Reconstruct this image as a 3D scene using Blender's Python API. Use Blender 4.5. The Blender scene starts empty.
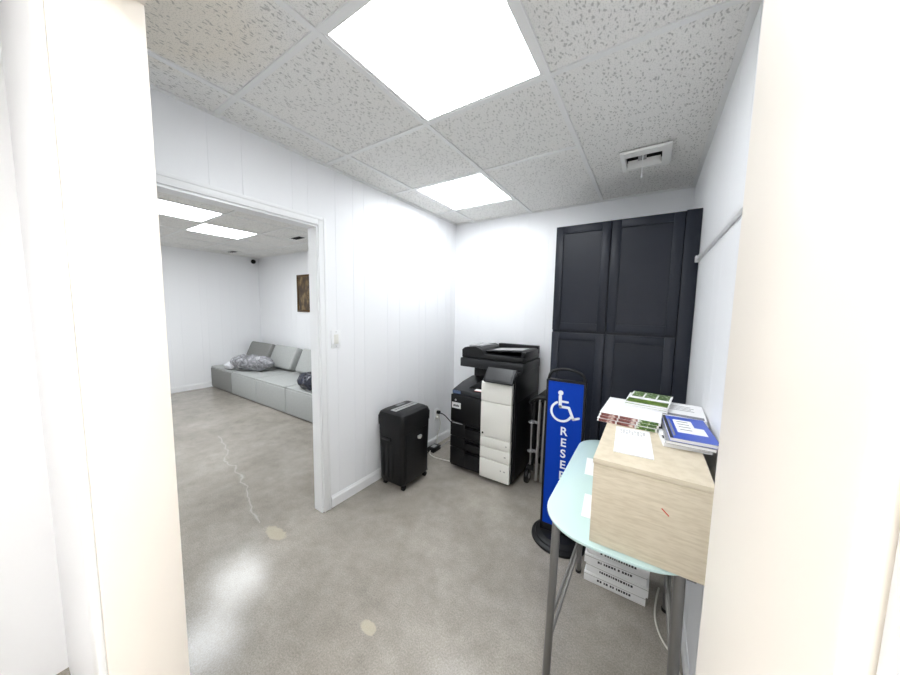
import bpy, bmesh, math, random
from mathutils import Vector, Matrix, noise
random.seed(7)
PI = math.pi
scene = bpy.context.scene
col = scene.collection

# ------------------------------------------------------------------ camera
cd = bpy.data.cameras.new('camera')
cd.sensor_width = 36.0
cd.lens = 36.0 * 304.95 / 900
cd.shift_x = (450 - 449.57) / 900
cd.shift_y = (337.76 - 337.5) / 900
cd.clip_start = 0.01
cam = bpy.data.objects.new('camera', cd)
col.objects.link(cam)
Rg = (0.83527258, 0.54957983, 0.01678502)
Fw = (-0.54604737, 0.83270794, -0.09181371)
Up = (-0.06443598, 0.06752405, 0.99563473)
cam.matrix_world = Matrix(((Rg[0], Up[0], -Fw[0], 1.8563),
                           (Rg[1], Up[1], -Fw[1], 0.0),
                           (Rg[2], Up[2], -Fw[2], 1.4511),
                           (0, 0, 0, 1)))
scene.camera = cam

# ------------------------------------------------------------------ world, exposure
w = bpy.data.worlds.new('world')
scene.world = w
w.use_nodes = True
w.node_tree.nodes['Background'].inputs[0].default_value = (0.9, 0.95, 1.0, 1)
w.node_tree.nodes['Background'].inputs[1].default_value = 0.05
scene.view_settings.view_transform = 'Standard'
scene.view_settings.look = 'None'
scene.view_settings.gamma = 1.0
scene.view_settings.use_curve_mapping = False
scene.view_settings.exposure = 0.2
LIGHT = 13.6          # radiance of the ceiling panels
LIGHT_LOUNGE = 19.5
HALL_FILL = 25.0  # radiance of the added, unseen fill panels in the hall


# ------------------------------------------------------------------ materials
def newmat(name):
    m = bpy.data.materials.new(name)
    m.use_nodes = True
    nt = m.node_tree
    return m, nt, nt.nodes['Principled BSDF']


def mat(name, c, rough=0.5, metal=0.0, spec=0.5, bump=0.0, bscale=80.0, coat=0.0, vary=0.0, vscale=6.0):
    m, nt, b = newmat(name)
    b.inputs['Base Color'].default_value = (c[0], c[1], c[2], 1)
    b.inputs['Roughness'].default_value = rough
    b.inputs['Metallic'].default_value = metal
    b.inputs['Specular IOR Level'].default_value = spec
    b.inputs['Coat Weight'].default_value = coat
    if bump or vary:
        tc = nt.nodes.new('ShaderNodeTexCoord')
    if bump:
        n = nt.nodes.new('ShaderNodeTexNoise')
        n.inputs['Scale'].default_value = bscale
        n.inputs['Detail'].default_value = 4
        nt.links.new(tc.outputs['Object'], n.inputs['Vector'])
        bp = nt.nodes.new('ShaderNodeBump')
        bp.inputs['Strength'].default_value = bump
        bp.inputs['Distance'].default_value = 0.004
        nt.links.new(n.outputs['Fac'], bp.inputs['Height'])
        nt.links.new(bp.outputs['Normal'], b.inputs['Normal'])
    if vary:
        n2 = nt.nodes.new('ShaderNodeTexNoise')
        n2.inputs['Scale'].default_value = vscale
        n2.inputs['Detail'].default_value = 5
        nt.links.new(tc.outputs['Object'], n2.inputs['Vector'])
        mx = nt.nodes.new('ShaderNodeMix')
        mx.data_type = 'RGBA'
        mx.inputs[6].default_value = tuple(max(0, v * (1 - vary)) for v in c) + (1,)
        mx.inputs[7].default_value = tuple(min(1, v * (1 + vary)) for v in c) + (1,)
        nt.links.new(n2.outputs['Fac'], mx.inputs[0])
        nt.links.new(mx.outputs[2], b.inputs['Base Color'])
    return m


def emit(name, c, s):
    m, nt, b = newmat(name)
    b.inputs['Base Color'].default_value = (0.9, 0.9, 0.9, 1)
    b.inputs['Emission Color'].default_value = (c[0], c[1], c[2], 1)
    b.inputs['Emission Strength'].default_value = s
    return m


def noise_ramp(name, stops, scale=20, rough=0.5, detail=4, stretch=(1, 1, 1), bump=0.0, distortion=0.0):
    m, nt, b = newmat(name)
    tc = nt.nodes.new('ShaderNodeTexCoord')
    mp = nt.nodes.new('ShaderNodeMapping')
    mp.inputs['Scale'].default_value = stretch
    n = nt.nodes.new('ShaderNodeTexNoise')
    n.inputs['Scale'].default_value = scale
    n.inputs['Detail'].default_value = detail
    n.inputs['Distortion'].default_value = distortion
    r = nt.nodes.new('ShaderNodeValToRGB')
    while len(r.color_ramp.elements) < len(stops):
        r.color_ramp.elements.new(0.5)
    for e, (p, c) in zip(r.color_ramp.elements, stops):
        e.position = p
        e.color = (c[0], c[1], c[2], 1)
    nt.links.new(tc.outputs['Object'], mp.inputs['Vector'])
    nt.links.new(mp.outputs['Vector'], n.inputs['Vector'])
    nt.links.new(n.outputs['Fac'], r.inputs['Fac'])
    nt.links.new(r.outputs['Color'], b.inputs['Base Color'])
    b.inputs['Roughness'].default_value = rough
    if bump:
        bp = nt.nodes.new('ShaderNodeBump')
        bp.inputs['Strength'].default_value = bump
        bp.inputs['Distance'].default_value = 0.003
        nt.links.new(n.outputs['Fac'], bp.inputs['Height'])
        nt.links.new(bp.outputs['Normal'], b.inputs['Normal'])
    return m


def floor_material():
    m, nt, b = newmat('polished_concrete')
    L = nt.links.new
    N = nt.nodes.new
    tc = N('ShaderNodeTexCoord')

    def noise_node(scale, detail=5, rough=0.6):
        n = N('ShaderNodeTexNoise')
        n.inputs['Scale'].default_value = scale
        n.inputs['Detail'].default_value = detail
        n.inputs['Roughness'].default_value = rough
        L(tc.outputs['Object'], n.inputs['Vector'])
        return n

    def ramp(src, p0, c0, p1, c1):
        r = N('ShaderNodeValToRGB')
        r.color_ramp.elements[0].position = p0
        r.color_ramp.elements[0].color = (*c0, 1)
        r.color_ramp.elements[1].position = p1
        r.color_ramp.elements[1].color = (*c1, 1)
        L(src, r.inputs['Fac'])
        return r

    def math_node(op, a, b_=None, c_=None, clamp=False):
        n = N('ShaderNodeMath')
        n.operation = op
        n.use_clamp = clamp
        for i, v in enumerate((a, b_, c_)):
            if v is None:
                continue
            if isinstance(v, (int, float)):
                n.inputs[i].default_value = v
            else:
                L(v, n.inputs[i])
        return n.outputs[0]

    def mixc(fac, a, b_, mode='MIX'):
        n = N('ShaderNodeMix')
        n.data_type = 'RGBA'
        n.blend_type = mode
        if isinstance(fac, float):
            n.inputs[0].default_value = fac
        else:
            L(fac, n.inputs[0])
        for i, v in ((6, a), (7, b_)):
            if isinstance(v, tuple):
                n.inputs[i].default_value = (*v, 1)
            else:
                L(v, n.inputs[i])
        return n.outputs[2]

    big = noise_node(1.6, 6, 0.62)
    base = ramp(big.outputs['Fac'], 0.32, (0.275, 0.250, 0.218), 0.70, (0.41, 0.378, 0.335)).outputs[0]
    mid = noise_node(9, 6, 0.7)
    midr = ramp(mid.outputs['Fac'], 0.3, (0.86, 0.86, 0.86), 0.72, (1.12, 1.12, 1.12)).outputs[0]
    base = mixc(1.0, base, midr, 'MULTIPLY')
    # fine aggregate specks
    sp = noise_node(150, 3, 0.7)
    spr = ramp(sp.outputs['Fac'], 0.35, (0.72, 0.71, 0.70), 0.68, (1.22, 1.22, 1.22)).outputs[0]
    base = mixc(0.75, base, spr, 'MULTIPLY')
    sep = N('ShaderNodeSeparateXYZ')
    L(tc.outputs['Object'], sep.inputs[0])
    X, Y = sep.outputs[0], sep.outputs[1]
    # filled patches in the slab
    wob = noise_node(14, 3)
    for (px, py, rx, ry) in ((-0.07, 0.936, 0.095, 0.05), (0.872, 0.864, 0.045, 0.028)):
        dx = math_node('MULTIPLY', math_node('SUBTRACT', X, px), 1 / rx)
        dy = math_node('MULTIPLY', math_node('SUBTRACT', Y, py), 1 / ry)
        d = math_node('SQRT', math_node('ADD', math_node('MULTIPLY', dx, dx), math_node('MULTIPLY', dy, dy)))
        d = math_node('ADD', d, math_node('MULTIPLY', math_node('SUBTRACT', wob.outputs['Fac'], 0.5), 1.2))
        f = math_node('MULTIPLY', math_node('SUBTRACT', 1.0, d), 5.0, clamp=True)
        f = math_node('MULTIPLY', f, 0.5)
        base = mixc(f, base, (0.56, 0.49, 0.36))
    # hairline cracks
    wv = noise_node(3.0, 3, 0.55)
    wf = math_node('MULTIPLY', math_node('SUBTRACT', wv.outputs['Fac'], 0.5), 0.26)
    for (x0, y0, x1, y1, wd) in ((-2.1, 1.36, -0.25, 0.93, 0.009),):
        ln = math.hypot(x1 - x0, y1 - y0)
        ux, uy = (x1 - x0) / ln, (y1 - y0) / ln
        t = math_node('ADD', math_node('MULTIPLY', math_node('SUBTRACT', X, x0), ux),
                      math_node('MULTIPLY', math_node('SUBTRACT', Y, y0), uy))
        s = math_node('ADD', math_node('MULTIPLY', math_node('SUBTRACT', X, x0), -uy),
                      math_node('MULTIPLY', math_node('SUBTRACT', Y, y0), ux))
        s = math_node('ABSOLUTE', math_node('ADD', s, wf))
        f = math_node('SUBTRACT', 1.0, math_node('MULTIPLY', s, 1 / wd), clamp=True)
        f = math_node('MULTIPLY', f, math_node('GREATER_THAN', t, 0.0))
        f = math_node('MULTIPLY', f, math_node('LESS_THAN', t, ln))
        f = math_node('MULTIPLY', f, 0.38)
        base = mixc(f, base, (0.62, 0.60, 0.55))
    L(base, b.inputs['Base Color'])
    rr = N('ShaderNodeMapRange')
    rr.inputs['To Min'].default_value = 0.11
    rr.inputs['To Max'].default_value = 0.24
    L(mid.outputs['Fac'], rr.inputs['Value'])
    L(rr.outputs[0], b.inputs['Roughness'])
    b.inputs['Specular IOR Level'].default_value = 0.30
    bp = N('ShaderNodeBump')
    bp.inputs['Strength'].default_value = 0.05
    bp.inputs['Distance'].default_value = 0.004
    L(mid.outputs['Fac'], bp.inputs['Height'])
    bp.inputs['Strength'].default_value = 0.015
    L(bp.outputs['Normal'], b.inputs['Normal'])
    return m


def tile_material(name, stain=None):
    m, nt, b = newmat(name)
    L = nt.links.new
    N = nt.nodes.new
    tc = N('ShaderNodeTexCoord')
    wob = N('ShaderNodeTexNoise')
    wob.inputs['Scale'].default_value = 30
    wob.inputs['Detail'].default_value = 2
    L(tc.outputs['Object'], wob.inputs['Vector'])
    va = N('ShaderNodeVectorMath')
    va.operation = 'SCALE'
    va.inputs['Scale'].default_value = 0.035
    L(wob.outputs['Color'], va.inputs[0])
    vb = N('ShaderNodeVectorMath')
    vb.operation = 'ADD'
    L(tc.outputs['Object'], vb.inputs[0])
    L(va.outputs[0], vb.inputs[1])
    # long fissures
    mp = N('ShaderNodeMapping')
    mp.inputs['Scale'].default_value = (1.0, 0.45, 1.0)
    mp.inputs['Rotation'].default_value = (0, 0, 0.5)
    L(vb.outputs[0], mp.inputs['Vector'])
    v = N('ShaderNodeTexVoronoi')
    v.voronoi_dimensions = '2D'
    v.inputs['Scale'].default_value = 84
    v.feature = 'F1'
    L(mp.outputs['Vector'], v.inputs['Vector'])
    r = N('ShaderNodeValToRGB')
    r.color_ramp.elements[0].position = 0.16
    r.color_ramp.elements[0].color = (0, 0, 0, 1)
    r.color_ramp.elements[1].position = 0.30
    r.color_ramp.elements[1].color = (1, 1, 1, 1)
    L(v.outputs['Distance'], r.inputs['Fac'])
    # only some of the cells hold a fissure
    gt = N('ShaderNodeMath')
    gt.operation = 'GREATER_THAN'
    gt.inputs[1].default_value = 0.55
    sx = N('ShaderNodeSeparateColor')
    L(v.outputs['Color'], sx.inputs[0])
    L(sx.outputs[0], gt.inputs[0])
    mx = N('ShaderNodeMath')
    mx.operation = 'MAXIMUM'
    L(r.outputs['Color'], mx.inputs[0])
    L(gt.outputs[0], mx.inputs[1])
    # pin holes
    v2 = N('ShaderNodeTexVoronoi')
    v2.voronoi_dimensions = '2D'
    v2.inputs['Scale'].default_value = 130
    L(tc.outputs['Object'], v2.inputs['Vector'])
    r2 = N('ShaderNodeValToRGB')
    r2.color_ramp.elements[0].position = 0.12
    r2.color_ramp.elements[0].color = (0.45, 0.45, 0.45, 1)
    r2.color_ramp.elements[1].position = 0.26
    r2.color_ramp.elements[1].color = (1, 1, 1, 1)
    L(v2.outputs['Distance'], r2.inputs['Fac'])
    mn = N('ShaderNodeMath')
    mn.operation = 'MINIMUM'
    L(mx.outputs[0], mn.inputs[0])
    L(r2.outputs['Color'], mn.inputs[1])
    c = N('ShaderNodeMix')
    c.data_type = 'RGBA'
    c.inputs[6].default_value = (0.58, 0.57, 0.55, 1)
    c.inputs[7].default_value = (0.88, 0.87, 0.845, 1)
    L(mn.outputs[0], c.inputs[0])
    out = c.outputs[2]
    if stain:
        sep = N('ShaderNodeSeparateXYZ')
        L(tc.outputs['Object'], sep.inputs[0])

        def M(op, a, b_):
            n = N('ShaderNodeMath')
            n.operation = op
            n.use_clamp = op == 'MULTIPLY' and b_ == 6.0
            for i, q in enumerate((a, b_)):
                if isinstance(q, (int, float)):
                    n.inputs[i].default_value = q
                else:
                    L(q, n.inputs[i])
            return n.outputs[0]
        dx = M('SUBTRACT', sep.outputs[0], stain[0])
        dy = M('SUBTRACT', sep.outputs[1], stain[1])
        d = M('SQRT', M('ADD', M('MULTIPLY', dx, dx), M('MULTIPLY', dy, dy)), 0)
        f = M('MULTIPLY', M('SUBTRACT', stain[2], d), 6.0)
        mm = N('ShaderNodeMix')
        mm.data_type = 'RGBA'
        mm.blend_type = 'MULTIPLY'
        mm.inputs[7].default_value = (1.0, 0.95, 0.87, 1)
        L(f, mm.inputs[0])
        L(out, mm.inputs[6])
        out = mm.outputs[2]
    L(out, b.inputs['Base Color'])
    b.inputs['Roughness'].default_value = 0.9
    b.inputs['Specular IOR Level'].default_value = 0.2
    bp = N('ShaderNodeBump')
    bp.inputs['Strength'].default_value = 0.6
    bp.inputs['Distance'].default_value = 0.003
    L(mn.outputs[0], bp.inputs['Height'])
    L(bp.outputs['Normal'], b.inputs['Normal'])
    return m


def wood_material(name):
    m, nt, b = newmat(name)
    L = nt.links.new
    N = nt.nodes.new
    tc = N('ShaderNodeTexCoord')
    mp = N('ShaderNodeMapping')
    mp.inputs['Scale'].default_value = (1.2, 1.2, 34.0)
    L(tc.outputs['Object'], mp.inputs['Vector'])
    n = N('ShaderNodeTexNoise')
    n.inputs['Scale'].default_value = 3.0
    n.inputs['Detail'].default_value = 7
    n.inputs['Distortion'].default_value = 0.6
    L(mp.outputs['Vector'], n.inputs['Vector'])
    r = N('ShaderNodeValToRGB')
    r.color_ramp.elements[0].position = 0.30
    r.color_ramp.elements[0].color = (0.665, 0.585, 0.45, 1)
    r.color_ramp.elements[1].position = 0.72
    r.color_ramp.elements[1].color = (0.735, 0.655, 0.515, 1)
    L(n.outputs['Fac'], r.inputs['Fac'])
    n2 = N('ShaderNodeTexNoise')
    n2.inputs['Scale'].default_value = 60
    mp2 = N('ShaderNodeMapping')
    mp2.inputs['Scale'].default_value = (0.5, 0.5, 3.0)
    L(tc.outputs['Object'], mp2.inputs['Vector'])
    L(mp2.outputs['Vector'], n2.inputs['Vector'])
    r2 = N('ShaderNodeValToRGB')
    r2.color_ramp.elements[0].position = 0.35
    r2.color_ramp.elements[0].color = (0.88, 0.86, 0.82, 1)
    r2.color_ramp.elements[1].position = 0.6
    r2.color_ramp.elements[1].color = (1, 1, 1, 1)
    L(n2.outputs['Fac'], r2.inputs['Fac'])
    mm = N('ShaderNodeMix')
    mm.data_type = 'RGBA'
    mm.blend_type = 'MULTIPLY'
    mm.inputs[0].default_value = 0.8
    L(r.outputs[0], mm.inputs[6])
    L(r2.outputs[0], mm.inputs[7])
    L(mm.outputs[2], b.inputs['Base Color'])
    b.inputs['Roughness'].default_value = 0.45
    return m


M_WALL = mat('white_painted_panelling', (0.90, 0.905, 0.92), 0.45, bump=0.04, bscale=60)
M_TRIM = mat('white_gloss_paint', (0.88, 0.885, 0.89), 0.3)
M_CREAM = mat('warm_white_door_paint', (0.90, 0.84, 0.76), 0.4)
M_FLOOR = floor_material()
M_TILE = tile_material('fissured_ceiling_tile', stain=(0.52, 0.30, 0.42))
M_GRID = mat('white_grid_metal', (0.84, 0.84, 0.83), 0.4)
M_LED = emit('led_panel', (0.93, 0.97, 1.0), LIGHT)
M_LED_LOUNGE = emit('led_panel_lounge', (0.93, 0.97, 1.0), LIGHT_LOUNGE)
M_HALL_FILL = emit('hall_fill_panel', (1.0, 0.98, 0.94), HALL_FILL)
M_VENTW = mat('white_enamel', (0.90, 0.90, 0.88), 0.35)
M_DARK = mat('dark_duct', (0.012, 0.012, 0.013), 0.8)
M_CAB = mat('dark_navy_cabinet_paint', (0.0105, 0.0135, 0.0235), 0.38, spec=0.36)
M_BLACK = mat('black_plastic', (0.007, 0.007, 0.008), 0.40, spec=0.28, bump=0.05, bscale=300)
M_BLACKG = mat('gloss_black_plastic', (0.006, 0.006, 0.007), 0.18, spec=0.35)
M_CHAR = mat('charcoal_plastic', (0.020, 0.021, 0.023), 0.42, spec=0.35, bump=0.05, bscale=300)
M_WHITEP = mat('white_plastic', (0.80, 0.79, 0.74), 0.35)
M_SEAM = mat('panel_seam', (0.40, 0.39, 0.37), 0.6)
M_SILVER = mat('brushed_silver', (0.62, 0.62, 0.62), 0.3, metal=0.9)
M_GLOSSGREY = mat('grey_gloss_plastic', (0.35, 0.35, 0.36), 0.25)
M_STEEL = mat('grey_steel_tube', (0.21, 0.205, 0.20), 0.34, metal=0.7)
M_BLUE = mat('blue_sign_face', (0.0, 0.042, 0.40), 0.5, spec=0.15)
M_SIGNW = mat('white_sign_vinyl', (0.85, 0.90, 0.95), 0.4)
M_GLASS = mat('aqua_frosted_glass', (0.58, 0.75, 0.735), 0.14, coat=0.3)
M_WOOD = wood_material('pale_birch_laminate')
M_PAPER = mat('white_paper', (0.86, 0.86, 0.87), 0.6)
M_INK = mat('grey_print', (0.22, 0.22, 0.25), 0.7)
M_BLACKINK = mat('black_print', (0.03, 0.03, 0.035), 0.6)
M_REAM = mat('white_carton', (0.82, 0.82, 0.82), 0.6)
M_COVERBLUE = mat('blue_cover', (0.045, 0.10, 0.52), 0.3)
M_GREENPIC = noise_ramp('green_photo_print', [(0.25, (0.01, 0.03, 0.012)), (0.45, (0.05, 0.12, 0.03)), (0.6, (0.16, 0.26, 0.05)), (0.66, (0.75, 0.8, 0.72))], 95, 0.3)
M_GRASSPIC = noise_ramp('lawn_photo_print', [(0.3, (0.02, 0.07, 0.01)), (0.7, (0.22, 0.33, 0.06))], 60, 0.3)
M_BROWNPIC = noise_ramp('brown_photo_print', [(0.3, (0.10, 0.025, 0.02)), (0.5, (0.28, 0.10, 0.09)), (0.68, (0.72, 0.6, 0.55))], 55, 0.3)
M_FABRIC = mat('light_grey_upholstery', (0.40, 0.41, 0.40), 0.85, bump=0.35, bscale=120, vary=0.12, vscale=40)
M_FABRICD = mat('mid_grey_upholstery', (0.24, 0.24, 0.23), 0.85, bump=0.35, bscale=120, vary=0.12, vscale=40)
M_BAG = noise_ramp('grey_plastic_wrap', [(0.3, (0.12, 0.12, 0.13)), (0.55, (0.30, 0.30, 0.32)), (0.75, (0.62, 0.62, 0.65))], 14, 0.22, 5, bump=0.5, distortion=1.0)
M_BAGW = mat('white_plastic_film', (0.72, 0.72, 0.76), 0.3, bump=0.5, bscale=40)
M_BAGD = noise_ramp('dark_blue_plastic_wrap', [(0.35, (0.010, 0.012, 0.022)), (0.7, (0.05, 0.055, 0.085))], 25, 0.25, 5, bump=0.5, distortion=1.0)
M_GOLD = mat('dark_gilt_frame', (0.10, 0.055, 0.02), 0.4, metal=0.3)
M_PAINTING = noise_ramp('brown_painting', [(0.30, (0.020, 0.012, 0.008)), (0.50, (0.075, 0.045, 0.02)), (0.66, (0.26, 0.18, 0.08)), (0.8, (0.5, 0.4, 0.2))], 9, 0.4, 3, (1, 1, 0.7))
M_STICKER = mat('white_sticker', (0.72, 0.73, 0.74), 0.4)
M_RED = mat('red_print', (0.6, 0.06, 0.04), 0.5)
M_CORDW = mat('white_cord', (0.68, 0.66, 0.60), 0.5)


# ------------------------------------------------------------------ mesh helpers
class MB:
    """collects shapes and links them as one mesh object"""
    def __init__(self):
        self.bm = bmesh.new()

    def add(self, other):
        me = bpy.data.meshes.new('tmp')
        other.to_mesh(me)
        self.bm.from_mesh(me)
        bpy.data.meshes.remove(me)
        other.free()

    def box(self, x0, x1, y0, y1, z0, z1, bev=0.0, seg=2, mtx=None):
        b = bmesh.new()
        bmesh.ops.create_cube(b, size=1.0)
        for v in b.verts:
            v.co = Vector(((x0 + x1) / 2 + v.co.x * (x1 - x0), (y0 + y1) / 2 + v.co.y * (y1 - y0), (z0 + z1) / 2 + v.co.z * (z1 - z0)))
        if bev:
            bmesh.ops.bevel(b, geom=b.edges[:], offset=bev, segments=seg, profile=0.5, affect='EDGES')
        if mtx is not None:
            bmesh.ops.transform(b, matrix=mtx, verts=b.verts)
        self.add(b)
        return self

    def cyl(self, p0, p1, r0, r1=None, seg=24, bev=0.0):
        p0, p1 = Vector(p0), Vector(p1)
        r1 = r0 if r1 is None else r1
        d = p1 - p0
        b = bmesh.new()
        bmesh.ops.create_cone(b, cap_ends=True, segments=seg, radius1=r0, radius2=r1, depth=d.length)
        if bev:
            es = [e for e in b.edges if len(e.link_faces) == 2 and any(len(f.verts) > 4 for f in e.link_faces)]
            bmesh.ops.bevel(b, geom=es, offset=bev, segments=2, profile=0.5, affect='EDGES')
        q = d.to_track_quat('Z', 'Y').to_matrix().to_4x4()
        bmesh.ops.transform(b, matrix=Matrix.Translation((p0 + p1) / 2) @ q, verts=b.verts)
        self.add(b)
        return self

    def tube(self, pts, r, seg=10, smooth=0, closed=False):
        pts = [Vector(p) for p in pts]
        for _ in range(smooth):
            new = [pts[0]]
            for a, c in zip(pts, pts[1:]):
                new += [a * 0.75 + c * 0.25, a * 0.25 + c * 0.75]
            new.append(pts[-1])
            pts = new
        b = bmesh.new()
        rings = []
        n = len(pts)
        up = Vector((0.13, 0.21, 0.97)).normalized()
        for i, p in enumerate(pts):
            t = (pts[min(i + 1, n - 1)] - pts[max(i - 1, 0)])
            if closed:
                t = pts[(i + 1) % n] - pts[(i - 1) % n]
            t.normalize()
            x = t.cross(up)
            if x.length < 0.05:
                x = t.cross(Vector((1, 0, 0)))
            x.normalize()
            y = t.cross(x)
            rings.append([b.verts.new(p + (x * math.cos(2 * PI * k / seg) + y * math.sin(2 * PI * k / seg)) * r) for k in range(seg)])
        m = n if closed else n - 1
        for i in range(m):
            A, B = rings[i], rings[(i + 1) % n]
            for k in range(seg):
                b.faces.new((A[k], A[(k + 1) % seg], B[(k + 1) % seg], B[k]))
        if not closed:
            b.faces.new(rings[0][::-1])
            b.faces.new(rings[-1])
        bmesh.ops.recalc_face_normals(b, faces=b.faces)
        self.add(b)
        return self

    def prism(self, pts, axis, a0, a1, bev=0.0, seg=2):
        """polygon (2D points) extruded along axis: 'x' -> (y,z), 'y' -> (x,z), 'z' -> (x,y)"""
        def P(u, v, a):
            return {'x': (a, u, v), 'y': (u, a, v), 'z': (u, v, a)}[axis]
        b = bmesh.new()
        A = [b.verts.new(P(u, v, a0)) for u, v in pts]
        B = [b.verts.new(P(u, v, a1)) for u, v in pts]
        n = len(pts)
        b.faces.new(A)
        b.faces.new(B[::-1])
        for i in range(n):
            b.faces.new((A[i], B[i], B[(i + 1) % n], A[(i + 1) % n]))
        bmesh.ops.recalc_face_normals(b, faces=b.faces)
        if bev:
            es = [e for e in b.edges if e.calc_face_angle(0) > 0.5]
            bmesh.ops.bevel(b, geom=es, offset=bev, segments=seg, profile=0.5, affect='EDGES')
        self.add(b)
        return self

    def lathe(self, prof, c, seg=48):
        b = bmesh.new()
        rings = []
        for r, z in prof:
            rings.append([b.verts.new((c[0] + r * math.cos(2 * PI * k / seg), c[1] + r * math.sin(2 * PI * k / seg), c[2] + z)) for k in range(seg)])
        for A, B in zip(rings, rings[1:]):
            for k in range(seg):
                b.faces.new((A[k], A[(k + 1) % seg], B[(k + 1) % seg], B[k]))
        b.faces.new(rings[0][::-1])
        b.faces.new(rings[-1])
        bmesh.ops.recalc_face_normals(b, faces=b.faces)
        self.add(b)
        return self

    def build(self, name, m, parent=None, smooth=True, angle=0.6):
        me = bpy.data.meshes.new(name)
        if smooth:
            for f in self.bm.faces:
                f.smooth = True
            for e in self.bm.edges:
                if len(e.link_faces) != 2 or e.calc_face_angle(0) > angle:
                    e.smooth = False
        if parent is not None:
            pm = parent.matrix_basis
            par = parent.parent
            while par is not None:
                pm = par.matrix_basis @ pm
                par = par.parent
            bmesh.ops.transform(self.bm, matrix=pm.inverted(), verts=self.bm.verts)
        self.bm.to_mesh(me)
        self.bm.free()
        me.materials.append(m)
        o = bpy.data.objects.new(name, me)
        col.objects.link(o)
        if parent is not None:
            o.parent = parent
        return o


def box(name, m, x0, x1, y0, y1, z0, z1, parent=None, bev=0.0, seg=2):
    return MB().box(x0, x1, y0, y1, z0, z1, bev, seg).build(name, m, parent)


def tag(o, label=None, cat=None, group=None, kind=None):
    if label:
        o['label'] = label
    if cat:
        o['category'] = cat
    if group:
        o['group'] = group
    if kind:
        o['kind'] = kind
    return o


def empty(name, loc, label=None, cat=None, group=None, kind=None, rz=0.0):
    o = bpy.data.objects.new(name, None)
    o.empty_display_size = 0.1
    o.matrix_basis = Matrix.Translation(Vector(loc)) @ Matrix.Rotation(rz, 4, 'Z')
    col.objects.link(o)
    return tag(o, label, cat, group, kind)


def struct(o):
    o['kind'] = 'structure'
    return o


def copy_tree(o, parent=None):
    c = o.copy()
    col.objects.link(c)
    if parent is not None:
        c.parent = parent
    for ch in list(o.children):
        copy_tree(ch, c)
    return c


def text_bm(body, size, depth):
    cu = bpy.data.curves.new('txt', 'FONT')
    cu.body = body
    cu.size = size
    cu.extrude = depth
    cu.offset = size * 0.018
    cu.align_x = 'CENTER'
    cu.align_y = 'CENTER'
    o = bpy.data.objects.new('txt', cu)
    col.objects.link(o)
    bpy.context.view_layer.update()
    dg = bpy.context.evaluated_depsgraph_get()
    me = bpy.data.meshes.new_from_object(o.evaluated_get(dg))
    b = bmesh.new()
    b.from_mesh(me)
    bpy.data.objects.remove(o)
    bpy.data.curves.remove(cu)
    bpy.data.meshes.remove(me)
    return b


# ------------------------------------------------------------------ the rooms
H = 2.38                     # height of the ceiling grid
XR = 2.071                   # right wall of the copy room
YB = 2.933                   # its back wall
YN = 0.21                    # inner face of the doorway wall in front
YO = 0.09                    # its hall side
XW = 0.085                   # thickness of the wall with the opening
FARX = -4.66                 # far wall of the lounge
LY = 3.03                    # wall with the picture
DX0, DX1 = 0.993, 1.891      # doorway the photograph is taken from
OY0, OY1, OZ = 0.33, 1.233, 1.985   # opening to the lounge


def panelled(name, axis, face, out, u0, u1, z0, z1, grooves, thick):
    """wall of planks: face plane at `face`, body goes to `out`; grooves are real gaps"""
    m = MB()
    sgn = 1 if out > face else -1
    back = face + sgn * 0.0018

    def slab(a, b, f0, f1, zz0, zz1):
        lo, hi = min(f0, f1), max(f0, f1)
        if axis == 'y':        # wall runs along y, face is an x plane
            m.box(lo, hi, a, b, zz0, zz1)
        else:
            m.box(a, b, lo, hi, zz0, zz1)
    slab(u0, u1, back, face + sgn * thick, z0, z1)
    gs = [g for g in grooves if u0 + 0.02 < g < u1 - 0.02]
    ed = [u0] + gs + [u1]
    for i in range(len(ed) - 1):
        a = ed[i] + (0.0012 if i > 0 else 0)
        b = ed[i + 1] - (0.0012 if i < len(ed) - 2 else 0)
        slab(a, b, face, back, z0, z1)
    return m


def grooves(u0, u1, seed):
    r = random.Random(seed)
    out = []
    u = u0
    pat = [0.10, 0.20, 0.15, 0.10, 0.25, 0.15, 0.27]
    i = r.randrange(7)
    while u < u1:
        u += pat[i % 7]
        i += 1
        out.append(u)
    return out


struct(box('floor', M_FLOOR, FARX - 0.1, 3.4, -1.6, LY + 0.1, -0.08, 0.0))

# wall between copy room and lounge: three pieces around the opening in one object
gl = grooves(-0.05, 3.0, 3)
m = panelled('w', 'y', 0.0, -XW, OY1, YB + 0.1, 0, H + 0.06, gl, XW)
m2 = panelled('w', 'y', 0.0, -XW, OY0, OY1, OZ, H + 0.06, gl, XW)
m3 = panelled('w', 'y', 0.0, -XW, -1.6, OY0, 0, H + 0.06, gl, XW)
for q in (m2, m3):
    m.add(q.bm)
struct(m.build('wall_left', M_WALL, smooth=False))
struct(panelled('w', 'x', YB, YB + 0.1, 0.0, XR + 0.1, 0, H + 0.06, grooves(0.05, 2.1, 5), 0.1).build('wall_back', M_WALL, smooth=False))
struct(panelled('w', 'y', XR, XR + 0.1, YN, YB, 0, H + 0.06, grooves(0.0, 3.0, 9), 0.1).build('wall_right', M_WALL, smooth=False))
# doorway wall in front
m = panelled('w', 'x', YN, YO, 0.0, DX0 - 0.018, 0, H + 0.06, grooves(0.05, 1.2, 2), YN - YO)
for q in (panelled('w', 'x', YN, YO, DX0 - 0.018, DX1 + 0.018, 2.05, H + 0.06, [], YN - YO),
          panelled('w', 'x', YN, YO, DX1 + 0.018, 3.4, 0, H + 0.06, [], YN - YO)):
    m.add(q.bm)
struct(m.build('wall_front', M_WALL, smooth=False))
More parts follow.
